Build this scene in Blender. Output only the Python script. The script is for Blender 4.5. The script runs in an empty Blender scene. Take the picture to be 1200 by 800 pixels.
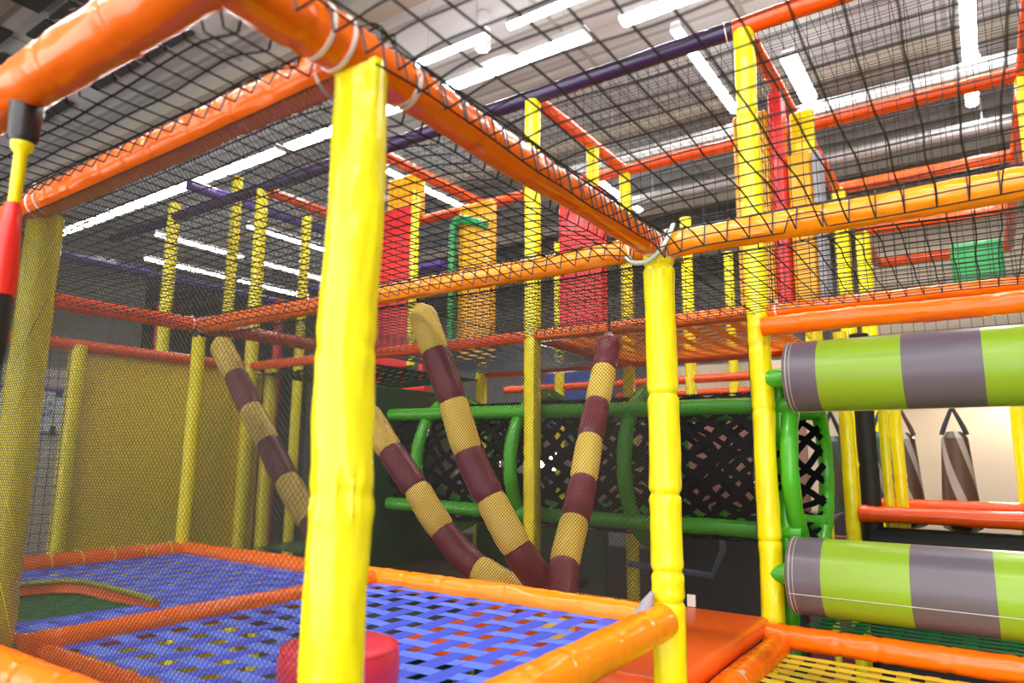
import bpy, math, random
from mathutils import Vector, noise, Matrix
random.seed(7)
EYE = 1.75                     # height of the eye above the hall floor; everything below is laid out from eye level
COL = bpy.context.scene.collection
V = Vector

# ------------------------------------------------------------------ materials
MATS = {}
def mat(name, col, rough=0.5, coat=0.0, bump=0.0, bscale=20.0, metal=0.0, mottle=0.0, emit=0.0, spec=0.5, trans=0.0):
    m = bpy.data.materials.new(name); m.use_nodes = True
    nt = m.node_tree; b = nt.nodes['Principled BSDF']
    b.inputs['Base Color'].default_value = (*col, 1); b.inputs['Roughness'].default_value = rough
    b.inputs['Metallic'].default_value = metal; b.inputs['Coat Weight'].default_value = coat
    b.inputs['Coat Roughness'].default_value = 0.12; b.inputs['Specular IOR Level'].default_value = spec
    if emit:
        b.inputs['Emission Color'].default_value = (*col, 1); b.inputs['Emission Strength'].default_value = emit
    if bump or mottle:
        tc = nt.nodes.new('ShaderNodeTexCoord'); n = nt.nodes.new('ShaderNodeTexNoise')
        n.inputs['Scale'].default_value = bscale; n.inputs['Detail'].default_value = 3
        nt.links.new(tc.outputs['Object'], n.inputs['Vector'])
        if bump:
            bp = nt.nodes.new('ShaderNodeBump'); bp.inputs['Strength'].default_value = bump
            bp.inputs['Distance'].default_value = 0.01
            nt.links.new(n.outputs['Fac'], bp.inputs['Height']); nt.links.new(bp.outputs['Normal'], b.inputs['Normal'])
            if coat: nt.links.new(bp.outputs['Normal'], b.inputs['Coat Normal'])
        if mottle:
            mx = nt.nodes.new('ShaderNodeMixRGB'); mx.blend_type = 'MULTIPLY'; mx.inputs[0].default_value = mottle
            mx.inputs[1].default_value = (*col, 1); nt.links.new(n.outputs['Color'], mx.inputs[2])
            nt.links.new(mx.outputs[0], b.inputs['Base Color'])
    if trans:
        out = nt.nodes['Material Output']; tl = nt.nodes.new('ShaderNodeBsdfTranslucent'); tl.inputs[0].default_value = (*col, 1)
        ms = nt.nodes.new('ShaderNodeMixShader'); ms.inputs[0].default_value = trans
        nt.links.new(b.outputs[0], ms.inputs[1]); nt.links.new(tl.outputs[0], ms.inputs[2]); nt.links.new(ms.outputs[0], out.inputs[0])
    MATS[name] = m
    return m
mat('orange_vinyl', (1.0, 0.165, 0.0015), 0.24, 0.15, 0.25, 14)
mat('deep_orange_vinyl', (0.92, 0.090, 0.003), 0.26, 0.15, 0.25, 14)
mat('amber_vinyl', (1.0, 0.29, 0.003), 0.24, 0.15, 0.25, 14)
mat('yellow_vinyl', (0.95, 0.82, 0.004), 0.24, 0.2, 0.25, 13)
mat('green_vinyl', (0.065, 0.42, 0.014), 0.26, 0.2, 0.25, 14)
mat('purple_vinyl', (0.032, 0.014, 0.062), 0.34, 0.2, 0.2, 14)
mat('violet_vinyl', (0.09, 0.05, 0.25), 0.34, 0.2, 0.2, 14)
mat('red_vinyl', (0.80, 0.022, 0.022), 0.34, 0.2, 0.12, 10)
mat('puck_red', (0.72, 0.03, 0.06), 0.42, 0.1, 0.1, 9)
mat('marigold_vinyl', (0.90, 0.42, 0.004), 0.36, 0.2, 0.12, 10)
mat('mustard_vinyl', (0.90, 0.68, 0.015), 0.5, 0.0, 0.15, 8, mottle=0.25)
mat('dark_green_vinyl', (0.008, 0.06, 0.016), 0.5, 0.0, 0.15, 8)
mat('emerald_vinyl', (0.01, 0.30, 0.07), 0.4, 0.1, 0.12, 8)
mat('blue_vinyl', (0.02, 0.07, 0.36), 0.4, 0.1, 0.12, 8)
mat('grey_vinyl', (0.36, 0.36, 0.40), 0.5)
mat('black_vinyl', (0.012, 0.012, 0.012), 0.6)
mat('maroon_vinyl', (0.17, 0.010, 0.024), 0.42, 0.15, 0.2, 12)
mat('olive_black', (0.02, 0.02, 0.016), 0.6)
mat('rose_brown', (0.42, 0.24, 0.21), 0.6)
mat('brown_mat', (0.13, 0.065, 0.022), 0.6)
mat('tan_vinyl', (0.85, 0.60, 0.085), 0.42, 0.15, 0.2, 12)
mat('lime_vinyl', (0.255, 0.42, 0.022), 0.34, 0.1, 0.06, 5)
mat('slate_vinyl', (0.125, 0.105, 0.135), 0.36, 0.1, 0.06, 5)
mat('seam_grey', (0.55, 0.52, 0.45), 0.5)
mat('mat_orange', (0.92, 0.125, 0.006), 0.42, 0.1, 0.2, 6)
mat('blue_webbing', (0.055, 0.10, 0.74), 0.62, 0, 0.3, 60)
mat('light_blue_webbing', (0.13, 0.235, 0.92), 0.62, 0, 0.3, 60)
mat('yellow_webbing', (0.84, 0.66, 0.045), 0.55, 0, 0.3, 60)
mat('ochre_webbing', (0.55, 0.30, 0.02), 0.6, 0, 0.3, 60)
mat('green_webbing', (0.006, 0.15, 0.04), 0.6, 0, 0.3, 60, spec=.12)
mat('light_green_webbing', (0.008, 0.10, 0.03), 0.6, 0, 0.3, 60, spec=.12)
mat('tan_webbing', (0.95, 0.50, 0.06), 0.6, trans=.6)
mat('steel_blue_webbing', (0.22, 0.27, 0.36), 0.6, trans=.5)
mat('sheer_orange_webbing', (0.9, 0.44, 0.05), 0.6, trans=.6)
mat('black_webbing', (0.006, 0.006, 0.007), 0.9, spec=0.1)
mat('black_cord', (0.012, 0.012, 0.012), 0.7)
mat('lit_cord', (0.035, 0.033, 0.033), 0.7)  # black cord in a lighter colour, standing for light on the near strands
mat('grey_cord', (0.10, 0.095, 0.085), 0.7)
mat('fine_cord', (0.024, 0.021, 0.012), 0.7)
mat('yellow_rope', (0.80, 0.62, 0.03), 0.7)
mat('olive_rope', (0.34, 0.34, 0.05), 0.7)
mat('cable_tie', (0.95, 0.78, 0.70), 0.3)
mat('black_plastic', (0.012, 0.011, 0.013), 0.35, 0.2)
mat('bag_brown', (0.085, 0.045, 0.03), 0.4)
mat('bag_silver', (0.36, 0.34, 0.32), 0.4)
mat('bag_dark', (0.07, 0.07, 0.05), 0.45)
mat('bag_teal', (0.05, 0.12, 0.09), 0.45)
mat('strap_dark', (0.03, 0.035, 0.05), 0.6)
mat('strap_blue', (0.02, 0.10, 0.22), 0.6)
mat('sleeve_red', (0.85, 0.02, 0.012), 0.35, 0.2)
mat('steel', (0.55, 0.55, 0.56), 0.4, metal=0.8)
mat('duct_white', (0.62, 0.62, 0.63), 0.4)
mat('white_wall', (0.62, 0.53, 0.41), 0.8, 0, 0.1, 40)
mat('grey_wall', (0.20, 0.19, 0.175), 0.85, 0, 0.15, 8, mottle=0.3)
mat('brick_wall', (0.24, 0.22, 0.21), 0.85)
mat('pale_grey_wall', (0.52, 0.51, 0.50), 0.85)
mat('dark_wall', (0.06, 0.06, 0.075), 0.85)
mat('floor_mat', (0.018, 0.019, 0.02), 0.6, 0, 0.1, 30)
mat('sign_white', (0.66, 0.78, 0.92), 0.5)
mat('sign_blue', (0.045, 0.05, 0.36), 0.5)
mat('lamp_glow', (1.0, 0.98, 0.95), 0.5, emit=17.0)
mat('ceiling_fill_glow', (1.0, 0.98, 0.95), 0.5, emit=2.5)  # glow of the strips added on top of the fixtures to brighten the ceiling
mat('wall_glow', (1.0, 0.82, 0.6), 0.5, emit=200.0)
mat('spot_glow', (1.0, 0.9, 0.75), 0.5, emit=30.0)
mat('ceiling_dark', (0.035, 0.033, 0.03), 0.8)
mat('beam_brown', (0.30, 0.26, 0.21), 0.8)
mat('pale_strap', (0.55, 0.72, 0.62), 0.4)
mat('white_tag', (0.8, 0.78, 0.72), 0.6)

def ceiling_mat():
    m = bpy.data.materials.new('ceiling_sheet'); m.use_nodes = True; nt = m.node_tree; b = nt.nodes['Principled BSDF']; b.inputs['Specular IOR Level'].default_value = .1
    tc = nt.nodes.new('ShaderNodeTexCoord'); br = nt.nodes.new('ShaderNodeTexBrick')
    br.inputs['Color1'].default_value = (0.50, 0.50, 0.50, 1); br.inputs['Color2'].default_value = (0.43, 0.435, 0.45, 1)
    br.inputs['Mortar'].default_value = (0.31, 0.30, 0.28, 1)
    br.inputs['Scale'].default_value = 1.0; br.inputs['Mortar Size'].default_value = 0.022
    br.inputs['Brick Width'].default_value = 1.3; br.inputs['Row Height'].default_value = 0.62
    br.offset = 0.0
    nt.links.new(tc.outputs['Object'], br.inputs['Vector']); nt.links.new(br.outputs['Color'], b.inputs['Base Color'])
    b.inputs['Roughness'].default_value = 0.7
    MATS['ceiling_sheet'] = m
ceiling_mat()

def brick_mat():
    m = MATS['brick_wall']; nt = m.node_tree; b = nt.nodes['Principled BSDF']
    tc = nt.nodes.new('ShaderNodeTexCoord'); br = nt.nodes.new('ShaderNodeTexBrick')
    br.inputs['Color1'].default_value = (0.30, 0.28, 0.27, 1); br.inputs['Color2'].default_value = (0.24, 0.225, 0.215, 1)
    br.inputs['Mortar'].default_value = (0.42, 0.41, 0.40, 1); br.inputs['Scale'].default_value = 5
    mp = nt.nodes.new('ShaderNodeMapping'); mp.inputs['Rotation'].default_value = (math.pi/2, 0, math.pi/2)
    nt.links.new(tc.outputs['Object'], mp.inputs['Vector']); nt.links.new(mp.outputs[0], br.inputs['Vector'])
    nt.links.new(br.outputs['Color'], b.inputs['Base Color'])
brick_mat()

# ------------------------------------------------------------------ mesh helpers
class MB:
    def __init__(s): s.v = []; s.f = []; s.mi = []
    def add(s, vs, fs, mi=0):
        o = len(s.v); s.v += [tuple(p) for p in vs]; s.f += [tuple(i+o for i in f) for f in fs]; s.mi += [mi]*len(fs)
    def box(s, a, b, mi=0):
        x0,y0,z0 = a; x1,y1,z1 = b
        s.add([(x0,y0,z0),(x1,y0,z0),(x1,y1,z0),(x0,y1,z0),(x0,y0,z1),(x1,y0,z1),(x1,y1,z1),(x0,y1,z1)],
              [(0,3,2,1),(4,5,6,7),(0,1,5,4),(1,2,6,5),(2,3,7,6),(3,0,4,7)], mi)
    def tube(s, pts, rad, seg=12, cap=True, mi=0, jitter=None, closed=False, mif=None):
        pts = [V(p) for p in pts]; n = len(pts)
        if not isinstance(rad, (list, tuple)): rad = [rad]*n
        t = []
        for i in range(n):
            if closed: d = pts[(i+1) % n]-pts[i-1]
            else: d = pts[min(i+1, n-1)]-pts[max(i-1, 0)]
            t.append(d.normalized())
        u = t[0].orthogonal().normalized() if abs(t[0].z) > .9 else t[0].cross(V((0,0,1))).normalized()
        o = len(s.v)
        for i in range(n):
            u = (u - t[i]*u.dot(t[i])).normalized(); w = t[i].cross(u)
            for k in range(seg):
                a = 2*math.pi*k/seg; d = u*math.cos(a)+w*math.sin(a)
                r = rad[i]
                if jitter: r += jitter(pts[i], d)
                s.v.append(tuple(pts[i]+d*r))
        for i in range(n if closed else n-1):
            j = (i+1) % n
            for k in range(seg):
                l = (k+1) % seg
                s.f.append((o+i*seg+k, o+i*seg+l, o+j*seg+l, o+j*seg+k)); s.mi.append(mif(i) if mif else mi)
        if cap and not closed:
            s.f.append(tuple(o+k for k in reversed(range(seg)))); s.mi.append(mif(0) if mif else mi)
            s.f.append(tuple(o+(n-1)*seg+k for k in range(seg))); s.mi.append(mif(n-2) if mif else mi)
    def build(s, name, mats, parent=None, smooth=True, origin=None):
        me = bpy.data.meshes.new(name); og = V(origin) if origin is not None else V((0,0,0))
        me.from_pydata([tuple(V(p)-og) for p in s.v], [], s.f)
        for m in (mats if isinstance(mats, (list, tuple)) else [mats]): me.materials.append(MATS[m])
        me.polygons.foreach_set('material_index', s.mi)
        if smooth:
            me.polygons.foreach_set('use_smooth', [True]*len(s.f)); me.set_sharp_from_angle(angle=math.radians(42))
        me.update()
        ob = bpy.data.objects.new(name, me); COL.objects.link(ob)
        if parent is not None: ob.parent = parent; ob.location = og-parent.location
        else: ob.location = og
        return ob

def tag(o, label, cat, group=None, kind=None):
    o['label'] = label; o['category'] = cat
    if group: o['group'] = group
    o['kind'] = kind or 'thing'
    return o
def empty(name, loc, label, cat, group=None):
    o = bpy.data.objects.new(name, None); COL.objects.link(o); o.location = loc; o.empty_display_size = .05
    return tag(o, label, cat, group)
def structure(mb, name, m, smooth=False):
    o = mb.build(name, m, smooth=smooth); o['kind'] = 'structure'; return o

def ring(mb, c, axis, r, th=0.003, w=0.006, seg=28, mi=0):
    ax = V(axis).normalized(); u = ax.orthogonal().normalized(); v = ax.cross(u)
    pts = []
    for k in range(seg):
        a = 2*math.pi*k/seg; d = u*math.cos(a)+v*math.sin(a)
        pts.append([V(c)+d*(r+th*s)+ax*w*.5*q for s, q in ((0,-1),(1,-1),(1,1),(0,1))])
    vs = [p for q in pts for p in q]; fs = []
    for k in range(seg):
        n = (k+1) % seg
        for j in range(4): fs.append((4*k+j, 4*n+j, 4*n+(j+1)%4, 4*k+(j+1)%4))
    mb.add(vs, fs, mi)

def pad_shape(p0, p1, r, pitch, seed, cuts=None, seg=28, step=0.012, amp=0.09, wob=0.004, wrinkle=0.0026, taper0=0.0, taper1=0.0):
    """foam-padded tube: a vinyl sleeve drawn in by a tie every `pitch` metres, puckered beside each tie"""
    p0, p1 = V(p0), V(p1); L = (p1-p0).length; d = (p1-p0)/L
    rnd = random.Random(seed); n = max(4, int(L/step)); cin = []
    x = pitch*rnd.uniform(.3, .8)
    if cuts: cin = list(cuts); x = L
    while x < L-.02: cin.append(x); x += pitch*rnd.uniform(.75, 1.25)
    pts, rad = [], []
    so = V((seed*3.17 % 50, seed*1.71 % 50, 0))
    u = d.orthogonal().normalized(); w = d.cross(u)
    for i in range(n+1):
        t = L*i/n
        e = min([abs(t-c) for c in cin] or [9])
        rr = r*(1 - amp*math.exp(-(e/.007)**2) + .03*math.exp(-((e-.022)/.018)**2) + .02*noise.noise(so+V((0,0,t*9))))
        if taper0 and t < taper0: rr *= .55+.45*math.sin(math.pi/2*t/taper0)
        if taper1 and L-t < taper1: rr *= .55+.45*math.sin(math.pi/2*(L-t)/taper1)
        pts.append(p0+d*t+u*wob*noise.noise(so+V((t*3.1, 5, 0)))+w*wob*noise.noise(so+V((t*3.1, 0, 7)))); rad.append(rr)
    def jit(p, dd):
        q = so+(p-p0)*9+dd*2.1
        tt = (p-p0).dot(d); e = min([abs(tt-c) for c in cin] or [9])
        pk = math.exp(-(e/.035)**2)
        return wrinkle*(noise.noise(q)+.55*noise.noise(so+(p-p0)*20+dd*5)+1.3*pk*noise.noise(so+dd*7+d*tt*3))
    mb = MB(); mb.tube(pts, rad, seg, jitter=jit if wrinkle else None)
    return mb, cin, L, d

def smooth_path(pts, n):
    pts = [V(p) for p in pts]; P = [pts[0]*2-pts[1]]+pts+[pts[-1]*2-pts[-2]]; out = []
    for i in range(1, len(P)-2):
        for k in range(n):
            t = k/n; a, b, c, d = P[i-1], P[i], P[i+1], P[i+2]
            out.append(.5*((2*b)+(c-a)*t+(2*a-5*b+4*c-d)*t*t+(3*b-a-3*c+d)*t**3))
    out.append(pts[-1]); return out
SEED = [0]
G_BEAM = 'padded beams of the play frame'; G_POST = 'yellow padded posts of the play frame'
def bar(name, p0, p1, r, m, label, cat, group, pitch=.2, near=1, ties=(), tie_mat='cable_tie', collars=(), collar_mat='black_plastic', **k):
    """a padded post or beam; ties = distances from p0 of cable ties"""
    SEED[0] += 1
    if near == 1: kw = dict(seg=32, step=.010)
    elif near == 2: kw = dict(seg=18, step=.022, wrinkle=.0015)
    else: kw = dict(seg=12, step=.05, wrinkle=0, wob=.002)
    kw.update(k)
    mb, cin, L, d = pad_shape(p0, p1, r, pitch, SEED[0], **kw)
    if not ties and not collars:
        return tag(mb.build(name, m, origin=p0), label, cat, group)
    root = empty(name, p0, label, cat, group)
    mb.build('vinyl_sleeve', m, root, origin=p0)
    for t in ties:
        c = V(p0)+d*(t if t >= 0 else L+t); q = MB()
        tilt = (d+V((random.uniform(-.25,.25), random.uniform(-.25,.25), random.uniform(-.12,.12)))).normalized()
        ring(q, c, tilt, r*1.02, .0028, .006)
        s = V((random.uniform(-1,1), random.uniform(-1,1), 1.2)); s = (s-tilt*s.dot(tilt)).normalized()
        q.tube([c+s*(r*1.0), c+s*(r+.012)], .007, 8)
        q.build('cable_tie', tie_mat, root, origin=c)
    for a, b in collars:
        q = MB(); q.tube([V(p0)+d*a, V(p0)+d*(a+.01), V(p0)+d*(b-.01), V(p0)+d*b], [r*1.02, r*1.05, r*1.05, r*1.02], 24)
        q.build('collar', collar_mat, root, origin=V(p0)+d*a)
    return root
def beam(p0, p1, label, m='orange_vinyl', r=.037, **k):
    return bar('padded_beam', p0, p1, r, m, label, 'beam', G_BEAM, **k)
def post(p0, p1, label, m='yellow_vinyl', r=.047, group=G_POST, **k):
    return bar('padded_post', p0, p1, r, m, label, 'post', group, **k)

# ------------------------------------------------------------------ nets
def strand(mb, pts, r, seg=3):
    mb.tube(pts, r, seg, cap=False)
def net_square(o, u, v, pitch, r, label, group, disp=None, step=.02, m='black_cord', wav=.004, seed=0):
    o, u, v = V(o), V(u), V(v); lu, lv = u.length, v.length; du, dv = u/lu, v/lv; nn = du.cross(dv); mb = MB(); sh = V((seed*7.3, 0, 0))
    def P(a, b):
        p = o+du*a+dv*b
        q = sh+V((a*5, b*5, 0))
        p = p+du*wav*noise.noise(q+V((0,0,3)))+dv*wav*noise.noise(q+V((0,0,9)))
        return disp(p) if disp else p
    for (la, lb, sw) in ((lu, lv, 0), (lv, lu, 1)):
        k = int(la/pitch)
        for i in range(k+1):
            a = min(la, i*pitch+ (la-k*pitch)*.5); n = max(2, int(lb/step)); pts = []
            for j in range(n+1):
                b = lb*j/n
                pts.append(P(a, b) if not sw else P(b, a))
            strand(mb, pts, r)
    return tag(mb.build('safety_net', m, origin=o), label, 'net', group)
def net_diamond(o, u, v, diag, r, label, group, m='fine_cord', segl=.15, bulge=0.0, seed=0):
    """knotless mesh hung on the diagonal"""
    o, u, v = V(o), V(u), V(v); lu, lv = u.length, v.length; du, dv = u/lu, v/lv; nn = du.cross(dv); mb = MB(); sh = V((seed*5.7, 0, 0))
    def P(a, b):
        q = sh+V((a*2.2, b*2.2, 0))
        f = bulge*math.sin(math.pi*min(1, max(0, a/lu)))*math.sin(math.pi*min(1, max(0, b/lv)))
        return o+du*a+dv*b+du*.006*noise.noise(q)+dv*.006*noise.noise(q+V((0,0,8)))+nn*(f+.006*noise.noise(q+V((0,0,4))))
    for sgn in (1, -1):
        c = -lv if sgn == 1 else 0.0
        end = lu if sgn == 1 else lu+lv
        x = c+diag*.5
        while x < end:
            b0, b1 = 0.0, lv
            if sgn == 1:
                b0 = max(b0, -x); b1 = min(b1, lu-x)
            else:
                b0 = max(b0, x-lu); b1 = min(b1, x)
            if b1-b0 > .004:
                n = max(1, int((b1-b0)/segl))
                pts = [P(x+sgn*(b0+(b1-b0)*j/n), b0+(b1-b0)*j/n) for j in range(n+1)]
                if n == 1: pts = [pts[0], (pts[0]+pts[1])/2, pts[1]]
                strand(mb, pts, r)
            x += diag
    for a, b in (((0,0),(lu,0)), ((lu,0),(lu,lv)), ((lu,lv),(0,lv)), ((0,lv),(0,0))):
        strand(mb, [P(a[0]+(b[0]-a[0])*t/8, a[1]+(b[1]-a[1])*t/8) for t in range(9)], r*1.6, 4)
    return tag(mb.build('safety_net', m, origin=o), label, 'net', group)

# ------------------------------------------------------------------ webbing
def woven(name, x0, x1, y0, y1, z, pu, wu, pv, wv, m, label, group, sag=0.015, th=.0009, inside=None, amp=.0006, zf=None, flat=False):
    mb = MB(); rnd = random.Random(len(label))
    def zz(x, y):
        b = z if zf is None else zf(x, y)
        return b-sag*math.sin(math.pi*(x-x0)/(x1-x0))*math.sin(math.pi*(y-y0)/(y1-y0))
    lift = .0014 if flat else 0
    def ribbon(ax, c, w, a0, a1, pitch, par, mi):
        n = max(4, int((a1-a0)/(pitch/4))); run = []
        def flush():
            if len(run) > 2:
                vs = []; fs = []
                for (p, dz) in run:
                    for s, tz in ((-1,-1),(1,-1),(1,1),(-1,1)):
                        q = V(p)
                        if ax == 0: q.y += s*w/2
                        else: q.x += s*w/2
                        q.z += dz+tz*th/2; vs.append(q)
                for i in range(len(run)-1):
                    for j in range(4): fs.append((4*i+j, 4*i+(j+1)%4, 4*i+4+(j+1)%4, 4*i+4+j))
                fs += [(3,2,1,0), tuple(4*(len(run)-1)+j for j in range(4))]
                mb.add(vs, fs, mi)
            run.clear()
        for i in range(n+1):
            a = a0+(a1-a0)*i/n
            x, y = (a, c) if ax == 0 else (c, a)
            if inside and inside(x, y): flush(); continue
            ph = math.pi*(a-a0)/pitch
            run.append(((x, y, zz(x, y)), (lift if ax == 0 else -lift) if flat else amp*math.sin(ph)*par))
        flush()
    k = int((y1-y0)/pv)
    for i in range(k):
        ribbon(0, y0+(i+.5)*(y1-y0)/k, wv, x0, x1, (x1-x0)/max(1, int((x1-x0)/pu)), 1 if i % 2 else -1, 0)
    k = int((x1-x0)/pu)
    for i in range(k):
        ribbon(1, x0+(i+.5)*(x1-x0)/k, wu, y0, y1, (y1-y0)/max(1, int((y1-y0)/pv)), -1 if i % 2 else 1, 1)
    return tag(mb.build(name, m, origin=(x0, y0, z)), label, 'platform', group)

def padded_panel(a, b, m, label, cat='panel', bev=.02, name='padded_screen', group=None, parent=None):
    mb = MB(); a, b = V(a), V(b); mb.box(a, b)
    o = mb.build(name, m, parent=parent, smooth=False, origin=(a+b)/2 if parent is None else a)
    md = o.modifiers.new('edge', 'BEVEL'); md.width = min(bev, .45*min((b-a)[:])); md.segments = 4
    for p in o.data.polygons: p.use_smooth = True
    if parent is None: tag(o, label, cat, group)
    return o

# ================================================================== layout (metres from the eye)
XP = .32; X0, X1, X2, X3, X4 = -.769, -1.92, -3.141, -4.341, -5.541
YA, Y0, Y1, Y2, Y3, Y4, Y5, Y6 = .434, .696, 1.882, 2.993, 4.18, 5.35, 6.5, 7.7
H, LO, H2 = .62, -.436, 1.966
FL = -EYE

# ---------------- setting
q = MB(); q.box((-16, -5, FL-.1), (6, 13, FL)); structure(q, 'floor', 'floor_mat')
q = MB(); CZ = 3.45                                            # ribbed sheet ceiling
ny = 150
vs, fs = [], []
for i in range(ny*2+1):
    y = -5+18*i/(ny*2); z = CZ + (.009 if (i//1) % 4 in (1, 2) else 0)
    vs += [(-16, y, z), (6, y, z)]
for i in range(ny*2): fs.append((2*i, 2*i+1, 2*i+3, 2*i+2))
q.add(vs, fs); q.box((-16, -5, CZ+.1), (6, 13, CZ+.2)); structure(q, 'ceiling', 'ceiling_sheet')
q = MB(); q.box((-16, 13, FL), (6, 13.1, CZ+.1)); structure(q, 'wall_back', 'brick_wall')
q = MB(); q.box((6, -5, FL), (6.1, 13, CZ+.1)); structure(q, 'wall_right', 'brick_wall')
q = MB(); q.box((-16.1, -5, FL), (-16, 13, CZ+.1)); structure(q, 'wall_far', 'dark_wall')
q = MB(); q.box((-12.6, -5, FL), (-12.3, 6.28, CZ+.05)); structure(q, 'wall_left', 'grey_wall')
for i, y in enumerate((1.5, 3.3, 6.2, 8.6, 11)):
    q = MB(); q.box((-16, y, CZ-.14), (6, y+.14, CZ+.02)); structure(q, 'trim_%d' % (i+1), 'beam_brown')
q = MB(); q.box((-2.6, 6.6, FL), (.45, 6.68, .9)); structure(q, 'wall_white', 'white_wall')

# ---------------- ceiling lights
def light(p0, p1, w, label, group):
    p0, p1 = V(p0), V(p1); c = (p0+p1)/2; root = empty('ceiling_light', c, label, 'light', group)
    along = 0 if abs((p1-p0).x) > abs((p1-p0).y) else 1
    lo = V((min(p0.x, p1.x), min(p0.y, p1.y), p0.z)); hi = V((max(p0.x, p1.x), max(p0.y, p1.y), p0.z))
    wv = V((0, w/2, 0)) if along == 0 else V((w/2, 0, 0))
    q = MB(); q.box(lo-wv*1.12+V((0,0,.012)), hi+wv*1.12+V((0,0,.06))); q.build('housing', 'steel', root, False, origin=lo)
    q = MB(); n = 10; vs = []; fs = []
    for e in (lo, hi):
        for i in range(n+1):
            a = math.pi*i/n; vs.append(e+wv*math.cos(a)+V((0,0,.012-.03*math.sin(a))))
    for i in range(n): fs.append((i, i+1, n+2+i, n+1+i))
    fs += [tuple(range(n, -1, -1)), tuple(range(n+1, 2*n+2))]
    q.add(vs, fs); q.build('diffuser', 'lamp_glow', root, origin=lo)
    q = MB(); q.box(lo-wv*.7+V((0,0,.062)), hi+wv*.7+V((0,0,.068))); q.build('ceiling_fill_strip', 'ceiling_fill_glow', root, False, origin=lo)  # added glowing strip that throws fill light up at the ceiling
    for t in (.15, .85):
        p = lo+(hi-lo)*t; q = MB(); q.tube([p+V((0,0,.05)), p+V((0,0,CZ-p.z))], .003, 5); q.build('suspension_wire', 'steel', root, origin=p)
    return root
GL = 'linear ceiling lights of the hall'
ZL = 3.0
for xa, xb, l in ((-10.85, -9.0, 'long white ceiling light at the far left end of its row, above the grey wall'),
    (-8.87, -5.62, 'longest white ceiling light, seen under the lower left orange beam'), (-5.46, -3.6, 'white ceiling light partly behind the nearest yellow post'),
    (-3.44, -2.14, 'wide bright ceiling light above the middle of the purple beam'), (-1.86, -.6, 'very bright wide ceiling light at the top, right of centre'), (-.5, 2.0, 'ceiling light beyond the top edge')):
    light((xa, 4.06, ZL), (xb, 4.06, ZL), .125, l, GL)
for x, l in ((-3.42, 'slim ceiling light above the bright row, beside the small round lamp'), (-2.55, 'slim ceiling light cut by the top edge, above the bright row'), (-1.3, 'slim ceiling light beyond the top edge of the picture')):
    light((x, 3.66, ZL), (x+.68 if x < -3 else x+1.1, 3.66, ZL), .07, l, GL)
for (x, a, b, w, l) in ((-1.585, 4.35, 5.75, .075, 'slanting ceiling light running away from the purple beam to the yellow panels'),
                        (.14, 5.05, 6.75, .09, 'upright looking ceiling light at top right, running away behind the nets'),
                        (-1.0, 5.15, 5.9, .12, 'short ceiling light behind the net right of the tall yellow post'),
                        (-3.3, 6.4, 7.6, .07, 'ceiling light seen just above the near corner of the orange beams'),
                        (-5.06, 5.0, 6.4, .07, 'ceiling light behind the nets above the first red panel'),
                        (-9.27, 4.8, 6.15, .06, 'thin distant ceiling light right of the left grey wall, upper row'),
                        (-9.27, 6.4, 7.8, .06, 'thin distant ceiling light between the left yellow posts, upper row'),
                        (-10.6, 5.35, 6.7, .06, 'thin distant ceiling light by the grey wall, lower row'),
                        (-10.6, 7.0, 8.5, .06, 'thin distant ceiling light between the left yellow posts, lower row'),
                        (-7.9, 5.3, 6.6, .06, 'thin distant ceiling light close under the purple beam at left')):
    light((x, a, ZL), (x, b, ZL), w, l, GL)
# rows over and behind the photographer
for r_, y in enumerate((-3.2, -1.4, .6)):
    for k_ in range(4):
        x = -4.6+2.1*k_
        light((x, y, ZL), (x+1.6, y, ZL), .16, 'ceiling light of the rows above and behind the camera', 'ceiling lights outside the picture')
# small round lamp on the ceiling and a lamp low behind the tunnel
root = empty('round_lamp', (-3.0, 3.95, CZ-.1), 'small round ceiling lamp beside the slim light at the top', 'lamp')
q = MB(); q.tube([(-3.0, 3.95, CZ), (-3.0, 3.95, CZ-.3)], [.05, .06], 16); q.build('housing', 'duct_white', root, origin=(-3.0, 3.95, CZ-.1))
q = MB(); q.tube([(-3.0, 3.95, CZ-.3), (-3.0, 3.95, CZ-.315)], [.05, .045], 16); q.build('diffuser', 'lamp_glow', root, origin=(-3.0, 3.95, CZ-.3))
root = empty('spot_lamp', (-3.05, 5.0, -.035), 'glaring round lamp glowing through the black webbing of the tunnel', 'lamp')
q = MB(); q.tube([(-3.05, 5.0, -.035), (-3.0, 4.92, -.035)], [.05, .10], 20); q.build('housing', 'black_plastic', root, origin=(-3.05, 5, -.035))
q = MB(); q.tube([(-3.0, 4.92, -.035), (-2.998, 4.917, -.035)], [.092, .088], 20); q.build('bulb', 'spot_glow', root, origin=(-3.0, 4.92, -.035))
q = MB(); q.tube([(-3.05, 5.0, -.035), (-3.07, 5.03, -.035), (-3.07, 5.03, FL)], .02, 10); q.build('stand', 'black_plastic', root, origin=(-3.05, 5, -.035))
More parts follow.
